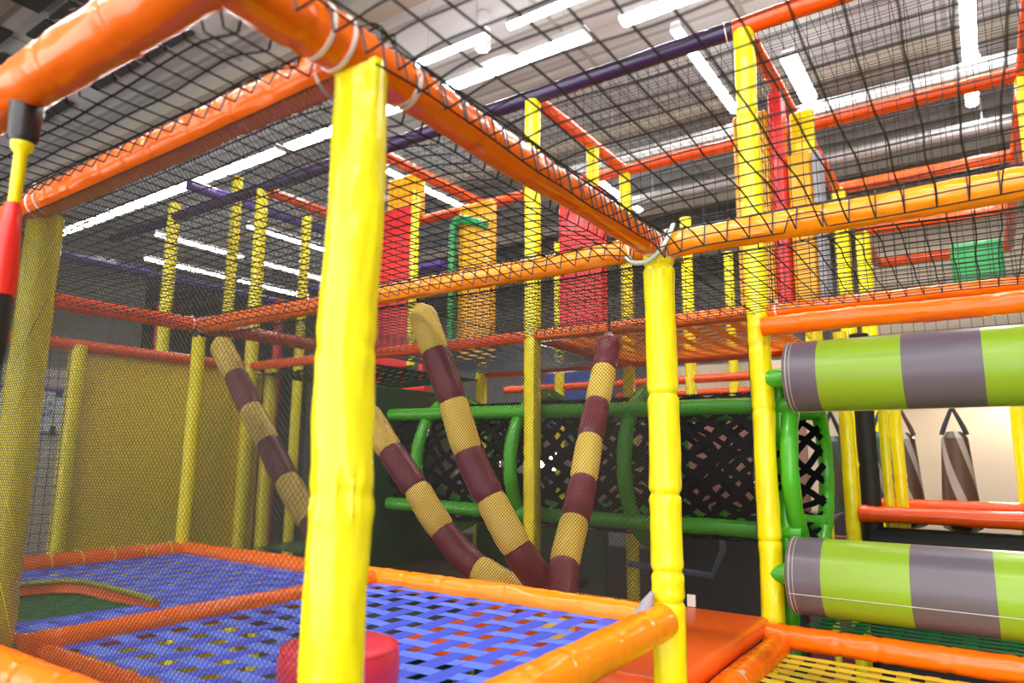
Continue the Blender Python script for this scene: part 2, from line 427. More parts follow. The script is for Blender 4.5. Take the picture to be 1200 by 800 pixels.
# ducts
for (a, b, r, l) in (((-3.6, 5.9, 2.9), (4, 5.9, 2.9), .065, 'white round duct running just above the far orange beam'),
                     ((-3.6, 6.9, 2.85), (4, 6.9, 2.85), .06, 'white round duct running just below the far orange beam'),
                     ((-3.6, 8.6, 2.75), (4, 8.6, 2.75), .05, 'thin pale pipe beyond the two white ducts')):
    root = empty('ceiling_duct', a, l, 'duct', 'white ducts under the ceiling')
    n = 40; q = MB(); q.tube([V(a)+(V(b)-V(a))*i/n for i in range(n+1)], [r*(1.04 if i % 5 == 0 else 1) for i in range(n+1)], 16); q.build('pipe', 'duct_white', root, origin=a)
    for t in (.1, .5, .9):
        p = V(a)+(V(b)-V(a))*t; q = MB(); q.tube([p, (p.x, p.y, CZ)], .006, 6); q.build('hanger', 'steel', root, origin=p)
# dark openings in the ceiling top left
q = MB()
for i in range(7):
    for j in range(3):
        if (i+j) % 5 == 4: continue
        q.box((-8.0+.42*i, 1.62+.42*j, CZ-.03), (-7.65+.42*i, 1.97+.42*j, CZ-.005))
tag(q.build('ceiling_grille', 'ceiling_dark', smooth=False), 'dark open ceiling grille squares at the top left corner', 'grille')

# ---------------- near frame at the level of the roof nets
R = .038
beam((X0+.05, YA, H-.002), (-3.6, YA, H-.002), 'fattest nearest orange beam crossing the top left corner', r=.044, pitch=.17, ties=(), near=1, wob=.008)
beam((X0, Y0, H), (X0, YA-.5, H), 'short orange beam rising from the nearest yellow post to the top edge', r=.041, pitch=.15, ties=(.05, .09), near=1)
beam((X0, Y0, H), (X1, Y0, H), 'orange beam from the nearest yellow post down to the left post', r=.037, pitch=.13, ties=(.075, -.06, -.005), near=1)
beam((X1-.01, Y0, H), (X2, Y0, H), 'orange beam stub running out left of the left yellow post', r=.037, pitch=.14, near=2)
beam((X0, Y0, H), (X0, Y1, H), 'orange beam running away from the nearest post to the net corner', r=.037, pitch=.17, ties=(.085, .1, -.055), near=1)
beam((X0, Y1, H-.002), (XP+.6, Y1, H+.006), 'amber orange beam running right from the post of the net corner', m='amber_vinyl', r=.038, pitch=.16, ties=(.045,), near=1)
beam((X1, Y1, H), (X0, Y1, H), 'amber orange beam between nearest yellow post and the net corner', m='amber_vinyl', r=.036, pitch=.13, ties=(-.075,), near=1)
beam((X2, Y1, H), (X1, Y1, H), 'orange beam left of the nearest post, ending at a black collar', m='orange_vinyl', r=.036, pitch=.2, ties=(.035,), near=1)
beam((X2, Y0-.2, H), (X2, Y1, H), 'orange beam from the left post to the far left corner', m='deep_orange_vinyl', r=.034, pitch=.2, ties=(-.05,), near=1)
# posts of the front cell
post((X0+.010, Y0, FL), (X0-.003, Y0, H-.012), 'glossy fat yellow post nearest the camera, in front of the blue webbing', r=.0425, cuts=(.4, .9, EYE-.40, EYE-.057, EYE+.16), near=1, amp=.05, wob=.008, wrinkle=.0034, seg=48)
post((X1-.045, Y0+.03, FL), (X1-.035, Y0+.03, H-.02), 'yellow post at the left edge, wrapped by the fine net', r=.041, pitch=.5, near=1, amp=.02)
r_ = post((X2, Y1, FL), (X2, Y1, H-.05), 'slim yellow post at the far left corner of the blue webbing, black collar on top', r=.031, pitch=.3, near=2, collars=((EYE+H-.062, EYE+H-.0),))
post((X0+.004, Y1+.01, FL), (X0+.004, Y1+.01, H-.012), 'bright yellow lumpy post between the blue webbing and the orange mat', r=.044, cuts=(.6, 1.05, EYE-.39, EYE-.31, EYE-.1, EYE+.18, EYE+.56), near=1, amp=.13, step=.006)
post((X0, Y2, -.78), (X0, Y2, H2-.03), 'tall yellow post touching the left ends of both striped rollers', r=.046, pitch=.4, near=1, amp=.09, cuts=(.12, .45, .98, 1.25, 1.36, 1.9, 2.3))
post((X1, Y2, FL), (X1, Y2, H2-.03), 'tall slim yellow post right of centre behind the striped sausages', r=.044, pitch=.5, near=2)

jx, jy = X0, Y1-.045
q = MB(); q.tube(smooth_path([(jx-.075, jy-.005, H-.03), (jx-.045, jy-.015, H-.055), (jx+.0, jy-.02, H-.058), (jx+.04, jy-.012, H-.025), (jx+.062, jy, H+.02), (jx+.07, jy+.01, H+.05)], 6), .0065, 10)
tag(q.build('lashing_strap', 'pale_strap'), 'pale green strap slung under the beams at the net corner', 'strap')

# ---------------- beams at the same level, farther rows
beam((X1, Y2, H), (X0, Y2, H), 'orange beam behind the net corner, between the two tall yellow posts', m='orange_vinyl', r=.032, pitch=.2, near=2)
beam((X2, Y2, H), (X1, Y2, H), 'orange beam crossing behind the top of the first striped sausage', m='deep_orange_vinyl', r=.032, pitch=.3, near=2)
beam((X3, Y2, H), (X2, Y2, H), 'orange beam far left meeting the green webbing behind the nearest post', m='deep_orange_vinyl', r=.032, pitch=.3, near=3)
beam((X0, Y2, H), (XP+.6, Y2, H), 'upper of the two stacked orange beams above the striped rollers', m='orange_vinyl', r=.030, pitch=.17, ties=(.08,), near=1)
beam((X0+.035, Y2-.075, .542), (XP+.6, Y2-.075, .542), 'lower of the two stacked orange beams above the striped rollers', m='orange_vinyl', r=.040, pitch=.19, near=1)
beam((X2, Y1, H), (X2, Y2, H), 'dim red-orange beam sloping right from the far left corner', m='deep_orange_vinyl', r=.034, near=2)
beam((X3, Y0, H), (X3, Y2, H), 'dark orange beam along the top of the mustard wall panel', m='deep_orange_vinyl', r=.034, near=3)
for (y, xa, xb, l) in ((Y3, X1, X0, 'first dark red beam under the orange webbing, right of the net corner'), (Y4, X1, X0+.9, 'second dark red beam above the green tunnel rail'),
                    (Y5, X1-1.2, X0+.9, 'third dark red beam above the green tunnel rail'), (Y6, X1-1.2, X0+.9, 'lowest and farthest dark red beam above the green tunnel rail'),
                    (Y3+.02, X2, X1, 'dim red beam crossing behind the middle of the striped sausages'), (Y4+.02, X2-.6, X1, 'dim red beam in front of the blue panel')):
    beam((xa, y, H), (xb, y, H), l, m='deep_orange_vinyl', r=.034, near=3)
beam((X1, Y2, H), (X1, Y3, H), 'dim red beam running away under the webbing beside the second sausage', m='deep_orange_vinyl', r=.034, near=3)

# ---------------- top level
ZP = H2
GP = 'purple beams of the upper level'
def pbeam(a, b, l, **k): return bar('padded_beam', a, b, k.pop('r', .042), k.pop('m', 'purple_vinyl'), l, 'beam', GP, **k)
pbeam((X1, Y2, ZP), (X0-.05, Y2, ZP), 'purple beam ending at the tall yellow post, right part of the line', near=2, pitch=.3, ties=(-.03,))
pbeam((X2, Y2, ZP), (X1, Y2, ZP), 'purple beam between the nearest post and the centre post', near=2, pitch=.3)
pbeam((X3, Y2, ZP), (X2, Y2, ZP), 'dark purple beam left of the nearest yellow post', near=2, pitch=.3)
pbeam((X4-1.0, Y2, ZP), (X3, Y2, ZP), 'dark purple beam at the far left end of its line', near=2, pitch=.3)
beam((X0-.04, Y2, ZP), (XP+.6, Y2, ZP), 'red-orange beam at the top edge, carrying on from the purple beam', m='deep_orange_vinyl', r=.043, near=2, pitch=.4)
beam((X0, Y2, ZP), (X0, Y3, ZP), 'red-orange beam sloping down behind the tall yellow post', m='deep_orange_vinyl', r=.036, near=2)
beam((X1, Y2+.03, ZP), (X1, Y3, ZP), 'red-orange beam sloping away from the centre post', m='deep_orange_vinyl', r=.038, near=2)
beam((X2, Y2+.03, ZP), (X2, Y3, ZP), 'red-orange beam sloping away just right of the nearest post', m='deep_orange_vinyl', r=.038, near=2)
beam((X3, Y2+.03, ZP), (X3, Y3, ZP), 'red-orange beam sloping away just left of the nearest post', m='deep_orange_vinyl', r=.038, near=2)
beam((X1, Y3, ZP), (X0, Y3, ZP), 'far red-orange beam left of the tall yellow post, under the white duct', m='deep_orange_vinyl', r=.038, near=2)
beam((X0, Y3, ZP), (XP, Y3, ZP), 'long far red-orange beam at right between the white ducts', m='deep_orange_vinyl', r=.040, near=2)
beam((X2, Y3, ZP), (X1, Y3, ZP), 'far red-orange beam above the second red panel', m='deep_orange_vinyl', r=.038, near=3)
beam((X3, Y3, ZP), (X2, Y3, ZP), 'far red-orange beam between red panel and yellow panel', m='deep_orange_vinyl', r=.038, near=3)
beam((X0, Y4, ZP), (XP, Y4, ZP), 'third row red-orange beam just above the amber beam at right', m='deep_orange_vinyl', r=.042, near=3)
beam((X0, Y5, ZP), (XP, Y5, ZP), 'fourth row red-orange beam, seen just under the amber beam at right', m='deep_orange_vinyl', r=.05, near=3)
beam((X0, Y6, ZP), (XP, Y6, ZP), 'farthest red-orange beam, above the green panel at right', m='deep_orange_vinyl', r=.05, near=3)
beam((XP, Y2+.4, ZP), (XP, Y6, ZP), 'red-orange beam running away along the right edge', m='deep_orange_vinyl', r=.04, near=3)
beam((X0, Y3, ZP), (X0, Y6, ZP), 'red-orange beam running away behind the grey strip and yellow posts', m='deep_orange_vinyl', r=.04, near=3)
# upper posts
for (x, y, zb, zt, l, r) in ((X1, Y3, FL, ZP, 'yellow post at the far corner of the sloping red-orange beam, behind the net corner', .042),
                    (X1, Y3-.48, H, ZP-.03, 'yellow post halfway along the sloping red-orange beam', .04),
                    (X2, Y3, FL, ZP, 'yellow post at the left edge of the yellow panel', .042),
                    (X0, Y3, H, ZP, 'yellow post right of the grey strip, behind the net', .046),
                    (X0+.02, Y4, FL, ZP, 'yellow post second behind the grey strip', .052),
                    (X0+.02, Y5, FL, ZP, 'yellow post third behind the grey strip, nearest the pale wall', .06),
                    (X1, Y4, FL, ZP, 'short looking yellow post left one above the green rail', .045),
                    (X1, Y5, FL, ZP, 'short looking yellow post right one above the green rail', .045),
                    (X2, Y4, FL, ZP, 'dim yellow post in front of the blue panel', .045),
                    (XP, Y3, FL, ZP, 'yellow post at the right edge beside the green panel', .05),
                    (X3+.03, Y2, FL, ZP-.02, 'yellow post under the purple beam, left of the nearest post', .046),
                    (X4+.02, Y2, FL, ZP+.12, 'yellow post crossing the left end of the purple beam', .047),
                    (-5.35, 3.45, FL, 2.45, 'yellow post rising above the purple beam at left', .045),
                    (X3-.95, Y3, FL, 2.28, 'yellow green post left of the nearest post, against the dark hall', .046),
                    (-3.285, 3.55, H, 1.9, 'yellow post at the right edge of the first red panel', .03)):
    post((x, y, zb), (x, y, zt), l, r=r, near=3 if y > 3.6 else 2, pitch=.5)

# ---------------- bottom frame of the blue platform
beam((X1, Y1, LO), (X0+.0, Y1, LO), 'amber beam along the far edge of the right blue webbing', m='amber_vinyl', r=.036, pitch=.14, near=1, collars=())
beam((X2, Y1, LO), (X1, Y1, LO), 'orange beam along the far edge of the left blue webbing, right of the slim post', r=.036, pitch=.2, near=1)
beam((X2, Y0, LO), (X2, Y1, LO), 'orange beam with yellow rope ties at the left far edge of the blue webbing', r=.037, pitch=.2, near=1, ties=(.62, .74, .86, 1.0, 1.12), tie_mat='yellow_rope')
beam((X0, Y0-.1, LO-.01), (X0, Y1-.03, LO), 'fat amber beam at bottom centre running to the lumpy yellow post', m='amber_vinyl', r=.046, pitch=.18, near=1, amp=.04)
beam((X1+.05, Y0+.06, LO-.008), (X1+.05, Y1, LO-.008), 'orange beam dividing the two blue webbings', r=.032, pitch=.22, near=1)
beam((X2+.3, Y0+.095, LO-.02), (X0, Y0+.095, LO-.02), 'orange beam at lower left behind the fine net, near edge of the right blue webbing', r=.021, pitch=.2, near=1)
beam((X2+.3, Y0-.035, LO), (X0, Y0-.035, LO), 'orange beam in the bottom left corner in front of the fine net', r=.037, pitch=.16, near=1)
# beams around the lower right web
ZW = -.70
beam((X0+.045, Y1-.3, ZW), (X0+.045, Y2-.06, ZW), 'orange beam between the orange mat and the yellow webbing', m='orange_vinyl', r=.045, pitch=.09, near=1, amp=.03, ties=(.72,), tie_mat='seam_grey')
beam((X0, Y2-.10, ZW+.03), (XP+.6, Y2-.10, ZW+.03), 'orange beam under the lower striped roller', m='orange_vinyl', r=.043, pitch=.17, near=1)
q = MB(); q.tube([(X0, Y2-.01, -.85), (X0, Y2-.01, -.70), (X0, Y2-.01, -.66)], [.02, .022, .035], 16); tag(q.build('frame_socket', 'yellow_vinyl'), 'narrow yellow foot below the tall post by the rollers', 'post foot')

# ---------------- webbing platforms
GW = 'woven webbing platforms'
woven('woven_platform', X1+.06, X0-.02, Y0+.12, Y1-.0, LO-.012, .082, .047, .082, .043, ['light_blue_webbing', 'blue_webbing'], 'bright blue woven platform with the red puck on it', GW, sag=.02)
def inhole(x, y): return .70 < y < 1.19 and -2.70 < x < -2.19
woven('woven_platform', X2+.02, X1+.04, Y0+.06, Y1, LO-.012, .082, .058, .082, .058, ['light_blue_webbing', 'blue_webbing'], 'blue woven platform behind the left net, with a sunken opening', GW, sag=.015, inside=inhole)
woven('woven_platform', -2.80, -2.15, .70, 1.26, LO-.03, .05, .042, .05, .042, ['green_webbing', 'light_green_webbing'], 'green woven slope inside the opening at lower left', GW, zf=lambda x, y: LO-.024-.02*(-2.15-x)/.63, sag=0)
q = MB(); ed = [(-2.72, .72), (-2.71, .9), (-2.70, 1.05), (-2.67, 1.16), (-2.60, 1.205), (-2.48, 1.21), (-2.36, 1.205), (-2.24, 1.20), (-2.13, 1.19), (-2.10, 1.185)]
q.tube([(x, y, LO+.004) for x, y in ed], .009, 10); tag(q.build('edge_rope', 'olive_rope'), 'olive rope edging the opening in the left blue webbing', 'rope')
q = MB(); vs = [(x, y+.005, LO) for x, y in ed]+[(x, y-.01, LO-.032) for x, y in ed]+[(x, y+.02, LO) for x, y in ed]+[(x, y+.02, LO-.032) for x, y in ed]; n = len(ed)
fs = []
for i in range(n-1): fs += [(i, i+1, n+i+1, n+i), (2*n+i+1, 2*n+i, 3*n+i, 3*n+i+1), (i+1, i, 2*n+i, 2*n+i+1), (n+i, n+i+1, 3*n+i+1, 3*n+i)]
fs += [(0, n, 3*n, 2*n), (n-1, 3*n-1, 4*n-1, 2*n-1)]
q.add(vs, fs); tag(q.build('opening_flap', 'mat_orange'), 'orange vinyl flap below the olive rope edge of the opening', 'flap')
woven('woven_platform', X0+.085, XP+.6, Y1-.2, Y2-.14, ZW-.02, .083, .042, .066, .042, ['yellow_webbing', 'ochre_webbing'], 'yellow woven platform at the bottom right corner', GW, sag=.03, flat=True)
woven('woven_platform', X0+.1, XP+.6, Y2-.05, Y3-.1, ZW+.035, .12, .05, .07, .040, ['green_webbing', 'light_green_webbing'], 'dark green woven platform under the lower striped roller', GW, sag=.01, flat=True)
woven('woven_platform', X1, X0, Y2+.04, Y3, H, .10, .05, .08, .042, ['tan_webbing', 'sheer_orange_webbing'], 'orange tan webbing seen from below, right of the net corner', GW, sag=.03)
woven('woven_platform', X2, X1, Y2+.04, Y3, H, .10, .05, .08, .045, ['steel_blue_webbing', 'steel_blue_webbing'], 'grey blue webbing seen from below behind the centre post', GW, sag=.03)
woven('woven_platform', X3, X2, Y2+.04, Y3, H-.05, .09, .07, .07, .055, ['green_webbing', 'light_green_webbing'], 'green webbing seen from below left of the nearest post', GW, sag=.08)
# below the platforms
padded_panel((X2, Y0-.4, -1.28), (X0-.1, Y1-.03, -1.2), 'brown_mat', 'brown padded mat glimpsed through the holes of the blue webbing', 'mat', name='floor_mat')
o = padded_panel((X1+.1, Y1+.06, -.69), (X0-.0, Y2-.03, -.618), 'mat_orange', 'shiny orange padded mat on the floor right of the lumpy yellow post', 'mat', name='floor_mat', bev=.03)
q = MB(); q.box((X0-.34, Y2-.045, -.618), (X0-.305, Y2-.035, -.57)); tag(q.build('paper_tag', 'white_tag', smooth=False), 'small white tag at the far edge of the orange mat', 'tag')
padded_panel((X2+.05, Y1+.05, -.72), (X1+.0, Y2+.6, -.66), 'black_vinyl', 'dark padded mat below the striped sausages', 'mat', name='floor_mat')
q = MB()
for (x, y, s) in ((X0-.02, Y1-.06, 1),):
    q.tube([(X0-.05, Y1-.045, LO+.0), (X0-.035, Y1-.04, LO+.045), (X0-.02, Y1-.045, LO+.075)], [.028, .018, .006], 12)
tag(q.build('corner_wrap', 'grey_vinyl'), 'grey vinyl wrap in the corner at the foot of the lumpy yellow post', 'wrap')

# ---------------- puck
cx, cy, pr, pz = -1.10, 1.01, .117, LO-.022
root = empty('foam_puck', (cx, cy, pz), 'round red foam block on the blue webbing behind the nearest post', 'foam block')
q = MB(); prof = [(0, .0), (.094, 0), (.104, .004), (.1105, .012), (.112, .025), (.113, .05), (.112, .072), (.109, .082), (.101, .089), (.09, .092), (.0, .094)]
sc_ = 1.045; n = 48; vs = []; fs = []
for r_, z_ in prof:
    for k in range(n):
        a = 2*math.pi*k/n; vs.append((cx+r_*sc_*math.cos(a), cy+r_*sc_*math.sin(a), pz+z_))
for i in range(len(prof)-1):
    for k in range(n): fs.append((i*n+k, i*n+(k+1)%n, (i+1)*n+(k+1)%n, (i+1)*n+k))
q.add(vs, fs); q.build('body', 'puck_red', root, origin=(cx, cy, pz))
q = MB(); ring(q, (cx, cy, pz+.0835), (0,0,1), .1131, .0022, .003, 48); q.build('seam', 'puck_red', root, origin=(cx, cy, pz))

# ---------------- nets
GR, GF, GU = 'coarse black roof nets', 'fine mesh side nets', 'upper square nets'
AX = [('x', YA, .046, X2, X0), ('x', Y0, .039, X2, X0), ('x', Y1, .040, X2, XP+.6), ('x', Y2, .034, X2, XP+.6), ('y', X0, .040, -1, Y1)]
def drape(sagc):
    def f(p):
        z = H-.014+.012*noise.noise(V((p.x*2.5, p.y*2.5, sagc)))
        for k, c, r, a, b in AX:
            e = abs((p.y if k == 'x' else p.x)-c)-r
            if r == .040 and e < .2 and a-.05 < (p.x if k == 'x' else p.y) < b+.05: z -= .020*math.exp(-(max(0, e)/.07)**2)
        for k, c, r, a, b in AX:
            d = abs((p.y if k == 'x' else p.x)-c); t = p.x if k == 'x' else p.y
            if d < r+.004 and a-.05 < t < b+.05: z = max(z, H+math.sqrt((r+.004)**2-d*d))
        return V((p.x, p.y, z))
    return f
def roof(x0, x1, y0, y1, l, s, pitch=.05, r=.0021, m='black_cord'):
    net_square((x0, y0, H), (x1-x0, 0, 0), (0, y1-y0, 0), pitch, r, l, GR, disp=drape(s), m=m, step=.013, wav=.009, seed=s)
roof(X2, X0, YA-.03, Y0+.03, 'black net strip between the two orange beams at top left', 1)
roof(X1, X0+.05, Y0-.02, Y1+.03, 'black roof net over the right blue webbing, flat diamonds right of the nearest post', 2)
roof(X2, X1, Y0, Y1, 'black roof net over the left blue webbing', 3)
roof(X0-.03, XP+.5, -.35, Y1+.03, 'blurred black roof net overhead, filling the top of the picture', 4, pitch=.062, r=.0023, m='lit_cord')
roof(X0, XP+.6, Y1-.02, Y2+.02, 'black net hanging slack under the amber beam at right', 5, pitch=.056)
roof(X1, X0, Y1, Y2, 'black roof net behind the net corner', 6)
roof(X2, X1, Y1, Y2, 'black roof net above the striped sausages', 7)
FD, FR = .0118, .00096
net_diamond((X1-.02, Y0-.024, LO-.02), (X0-X1+.015, 0, 0), (0, 0, H-LO-.012), FD, FR, 'fine net curtain between the left post and the nearest post', GF, seed=1)
net_diamond((X2, Y0-.024, LO-.02), (X1-X2-.025, 0, 0), (0, 0, H-LO-.012), FD, FR, 'fine net curtain left of the left post', GF, seed=2)
net_diamond((X2, Y1+.03, LO), (X0-X2-.03, 0, 0), (0, 0, H-LO), FD, FR, 'long fine net behind both blue webbings, in front of the striped sausages', GF, seed=3)
net_diamond((X2-.03, Y0, LO), (0, Y1-Y0, 0), (0, 0, H-LO), FD, FR, 'fine net in front of the mustard wall panel', GF, seed=5)
net_diamond((X1, Y2-.03, -.66), (X0-X1-.04, 0, 0), (0, 0, H+.66), FD, FR, 'fine net behind the orange mat, in front of the green tunnel', GF, seed=6, m='black_cord')
def upnet(o, u, v, l, s, pitch=.052, r=.0016): net_square(o, u, v, pitch, r, l, GU, step=.08, wav=.006, seed=s)
upnet((X1, Y2, H+.03), (X0-X1, 0, 0), (0, 0, ZP-H-.06), 'upright black square net below the right part of the purple beam', 11)
upnet((X2, Y2, H+.03), (X1-X2, 0, 0), (0, 0, ZP-H-.06), 'upright black square net below the purple beam, right of the nearest post', 12)
upnet((X3, Y2, H+.03), (X2-X3, 0, 0), (0, 0, ZP-H-.06), 'upright black square net below the purple beam, left of the nearest post', 13)
upnet((X4-.9, Y2, H+.03), (X3-X4+.9, 0, 0), (0, 0, ZP-H-.06), 'upright black square net below the far left purple beam', 14)
upnet((X0, Y2, H+.03), (XP+.6-X0, 0, 0), (0, 0, ZP-H-.06), 'upright black square net at top right below the red-orange beam', 15)
upnet((X0, Y2, H+.03), (0, Y3-Y2, 0), (0, 0, ZP-H-.06), 'upright square net beside the marigold panels, edge on', 16)
upnet((X0, Y3, H+.03), (XP-X0, 0, 0), (0, 0, ZP-H-.06), 'farther upright square net below the long red-orange beam at right', 17)
upnet((X0, Y2, ZP), (XP+.6-X0, 0, 0), (0, Y3-Y2, 0), 'flat square net under the ceiling at top right', 18)
upnet((X1, Y2, ZP), (X0-X1, 0, 0), (0, Y3-Y2, 0), 'flat square net under the ceiling left of the tall yellow post', 19)
upnet((X2, Y2, ZP), (X1-X2, 0, 0), (0, Y3-Y2, 0), 'flat square net under the ceiling above the red panels', 20)

# cage of square wire on the left behind the post
net_square((X3+.02, Y0-.3, LO-.1), (0, Y1-Y0+.25, 0), (0, 0, H-LO+.1), .05, .0022, 'black square net over the pale wall by the notice', GU, step=.2, m='black_cord', wav=.003, seed=30)

# ---------------- mustard wall panel, notice
padded_panel((X3-.09, Y1-.02, FL), (X3-.02, Y2+.15, H-.02), 'mustard_vinyl', 'mustard yellow padded wall panel at left behind the nets')
post((X3+.0, Y1-.02, FL), (X3+.0, Y1-.02, H), 'yellow post at the left edge of the mustard wall panel', r=.047, near=3, pitch=.4)
post((X3+.05, Y2+.16, FL), (X3+.05, Y2+.16, H), 'olive yellow post at the right edge of the mustard wall panel', r=.047, near=3, pitch=.4)
q = MB(); q.box((-5.4, .6, FL), (-5.3, 2.6, .58)); structure(q, 'wall_notice', 'pale_grey_wall')
nx, ny0, ny1, nz0, nz1 = -5.302, 1.75, 2.235, .12, .44
root = empty('wall_notice_board', (nx, (ny0+ny1)/2, (nz0+nz1)/2), 'white notice with blue border and dark marks on the pale wall at left', 'sign')
q = MB(); q.box((nx, ny0, nz0), (nx+.01, ny1, nz1)); q.build('sheet', 'sign_white', root, False, origin=(nx, ny0, nz0))
q = MB(); w = .026
q.box((nx+.004, ny0, nz1-w), (nx+.016, ny1, nz1)); q.box((nx+.004, ny0, nz0), (nx+.016, ny1, nz0+w*.6)); q.box((nx+.004, ny1-w, nz0+w*.6), (nx+.016, ny1, nz1-w)); q.box((nx+.004, ny0, nz0+w*.6), (nx+.016, ny0+w, nz1-w))
q.build('border', 'sign_blue', root, False, origin=(nx, ny0, nz1))
q = MB()
def stroke(a, b, t=.011):                                       # a stroke between board coordinates in metres
    pa = V((nx+.014, ny0+a[0], nz0+a[1])); pb = V((nx+.014, ny0+b[0], nz0+b[1])); q.tube([pa, (pa+pb)/2, pb], t/2, 6)
cxm = .305
for s in (-.022, .022): stroke((cxm+s, .10), (cxm+s, .22))
for s in (.135, .185): stroke((cxm-.05, s), (cxm+.05, s))
for a, b in (((.365, .225), (.375, .20)), ((.375, .20), (.388, .225)), ((.36, .165), (.395, .165)), ((.395, .165), (.362, .13)), ((.362, .13), (.40, .13))): stroke(a, b, .007)
q.build('lettering', 'sign_blue', root, origin=(nx, ny0, nz0))
q = MB(); q.box((nx+.012, ny1-.075, nz1-.06), (nx+.022, ny1-.04, nz1-.02)); q.box((nx+.012, ny1-.09, nz0-.005), (nx+.022, ny1-.06, nz0+.06)); q.build('clip', 'black_vinyl', root, False, origin=(nx, ny1, nz1))

# ---------------- striped sausages
def sausage(pts, r, band, first, label):
    p = smooth_path(pts, 16); L = [0]
    for i in range(1, len(p)): L.append(L[-1]+(p[i]-p[i-1]).length)
    root = empty('striped_sausage', p[0], label, 'foam tube', 'striped foam tubes')
    k0 = 0; s = first; j = 0; off = 0
    # resample so each band is its own length of padded sleeve
    def at(t):
        t = max(0, min(L[-1], t))
        for i in range(1, len(L)):
            if L[i] >= t: f = (t-L[i-1])/max(1e-9, L[i]-L[i-1]); return p[i-1].lerp(p[i], f)
        return p[-1]
    t = 0
    while t < L[-1]-.01:
        e = min(L[-1], t+band*random.Random(j+len(label)).uniform(.93, 1.07)); n = 14
        cs = [at(t+(e-t)*i/n) for i in range(n+1)]
        rs = [r*(.90+.10*math.sin(math.pi*min(1, max(0, (i if i < n/2 else n-i)/2.0))/2)) for i in range(n+1)]
        if j == 0: rs[0] = r*.22; rs[1] = r*.50; rs[2] = r*.80; rs[3] = r*.93
        q = MB(); q.tube(cs, rs, 22); q.build('striped_band', 'tan_vinyl' if (s+j) % 2 else 'maroon_vinyl', root, origin=cs[0])
        t = e; j += 1
    q = MB(); a = at(0); d = (at(0)-at(.02)).normalized(); up = a+d*.02+V((0,0,.07))
    q.tube([a-d*.01, a+d*.02, up], .006, 8); q.build('hanging_cord', 'black_cord', root, origin=a)
    return root
sausage([(-1.835, 2.02, .60), (-1.76, 2.03, .42), (-1.68, 2.05, .22), (-1.60, 2.06, .01), (-1.50, 2.08, -.17), (-1.40, 2.10, -.33), (-1.345, 2.22, -.49), (-1.28, 2.25, -.59)], .057, .205, 1, 'striped tan and maroon foam tube at centre, bending down to the right')
sausage([(-1.42, 2.88, .575), (-1.42, 2.85, .46), (-1.40, 2.72, .25), (-1.37, 2.58, .06), (-1.33, 2.42, -.16), (-1.30, 2.25, -.37), (-1.235, 2.10, -.52), (-1.235, 2.09, -.60)], .056, .195, 0, 'striped tan and maroon foam tube leaning right, just left of the lumpy post')
sausage([(-2.50, 2.1, .45), (-2.22, 2.12, .19), (-2.07, 2.13, .02), (-1.94, 2.15, -.13), (-1.85, 2.17, -.25), (-1.72, 2.2, -.39), (-1.55, 2.22, -.475), (-1.44, 2.25, -.545)], .056, .205, 1, 'striped tan and maroon foam tube coming out from behind the nearest post')
sausage([(-3.46, 2.18, .63), (-3.30, 2.2, .42), (-3.15, 2.2, .24), (-3.02, 2.2, .10), (-2.87, 2.2, -.07), (-2.70, 2.2, -.24), (-2.5, 2.2, -.42), (-2.4, 2.2, -.5)], .062, .25, 1, 'dim striped foam tube left of the nearest post, over the mustard panel')

# ---------------- green net tunnel
TY, TZ, TR = 3.40, -.035, .385
root = empty('net_tunnel', (-1.7, TY, TZ), 'green padded hoop tunnel strung with black webbing behind the orange mat', 'tunnel')
def hoop(x, r=.036, m='green_vinyl'):
    n = 56; pts = [(x, TY-TR*math.cos(2*math.pi*i/n), TZ+TR*math.sin(2*math.pi*i/n)) for i in range(n)]
    q = MB(); q.tube(pts, [r*(.94 if i % 4 == 0 else 1.02) for i in range(n)], 16, closed=True); q.build('hoop', m, root, origin=(x, TY, TZ))
for x in (-.68, -1.42, -2.07, -2.72): hoop(x)
for z, yy in ((.235, 3.08), (-.292, 3.09), (.235, 3.66), (-.292, 3.66)):
    mb, *_ = pad_shape((-3.0, yy, z+.012), (-.66, yy, z-.012), .036, .16, 50, seg=20, step=.02, wrinkle=.001); mb.build('rail', 'green_vinyl', root, origin=(-3.0, yy, z))
q = MB(); rw = TR-.035; rr = random.Random(3)
na = 26; L0, L1 = -2.98, -.68; tw = 2*math.pi*rw
def cylp(x, a): return V((x, TY-rw*math.cos(a), TZ+rw*math.sin(a)))
step = .105
for sg in (1, -1):
    k = int(tw/step)
    for i in range(k):
        a0 = 2*math.pi*i/k; pts = []; ns = 74
        for j in range(ns+1):
            x = L0+(L1-L0)*j/ns; a = a0+sg*(x-L0)/rw*.85+.20*noise.noise(V((x*7, i*3.3, sg*5)))
            pts.append((x, a))
        vs = []; fs = []; w = .0165
        for x, a in pts:
            c = cylp(x, a); tdir = V((1, sg*.85*math.sin(a), sg*.85*math.cos(a))).normalized(); nrm = (c-V((x, TY, TZ))).normalized(); b = tdir.cross(nrm)
            vs += [c+b*w-nrm*.001, c-b*w-nrm*.001, c-b*w+nrm*.001, c+b*w+nrm*.001]
        for j in range(ns):
            for e in range(4): fs.append((4*j+e, 4*j+(e+1)%4, 4*j+4+(e+1)%4, 4*j+4+e))
        q.add(vs, fs)
q.build('webbing', 'black_webbing', root, origin=(-1.7, TY, TZ))
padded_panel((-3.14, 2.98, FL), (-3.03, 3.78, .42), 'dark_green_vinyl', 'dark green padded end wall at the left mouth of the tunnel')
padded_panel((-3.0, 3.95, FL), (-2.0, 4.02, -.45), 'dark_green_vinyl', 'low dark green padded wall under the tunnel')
padded_panel((-3.9, 3.2, FL), (-3.1, 3.28, .40), 'dark_green_vinyl', 'dark green padded wall behind the nearest post')
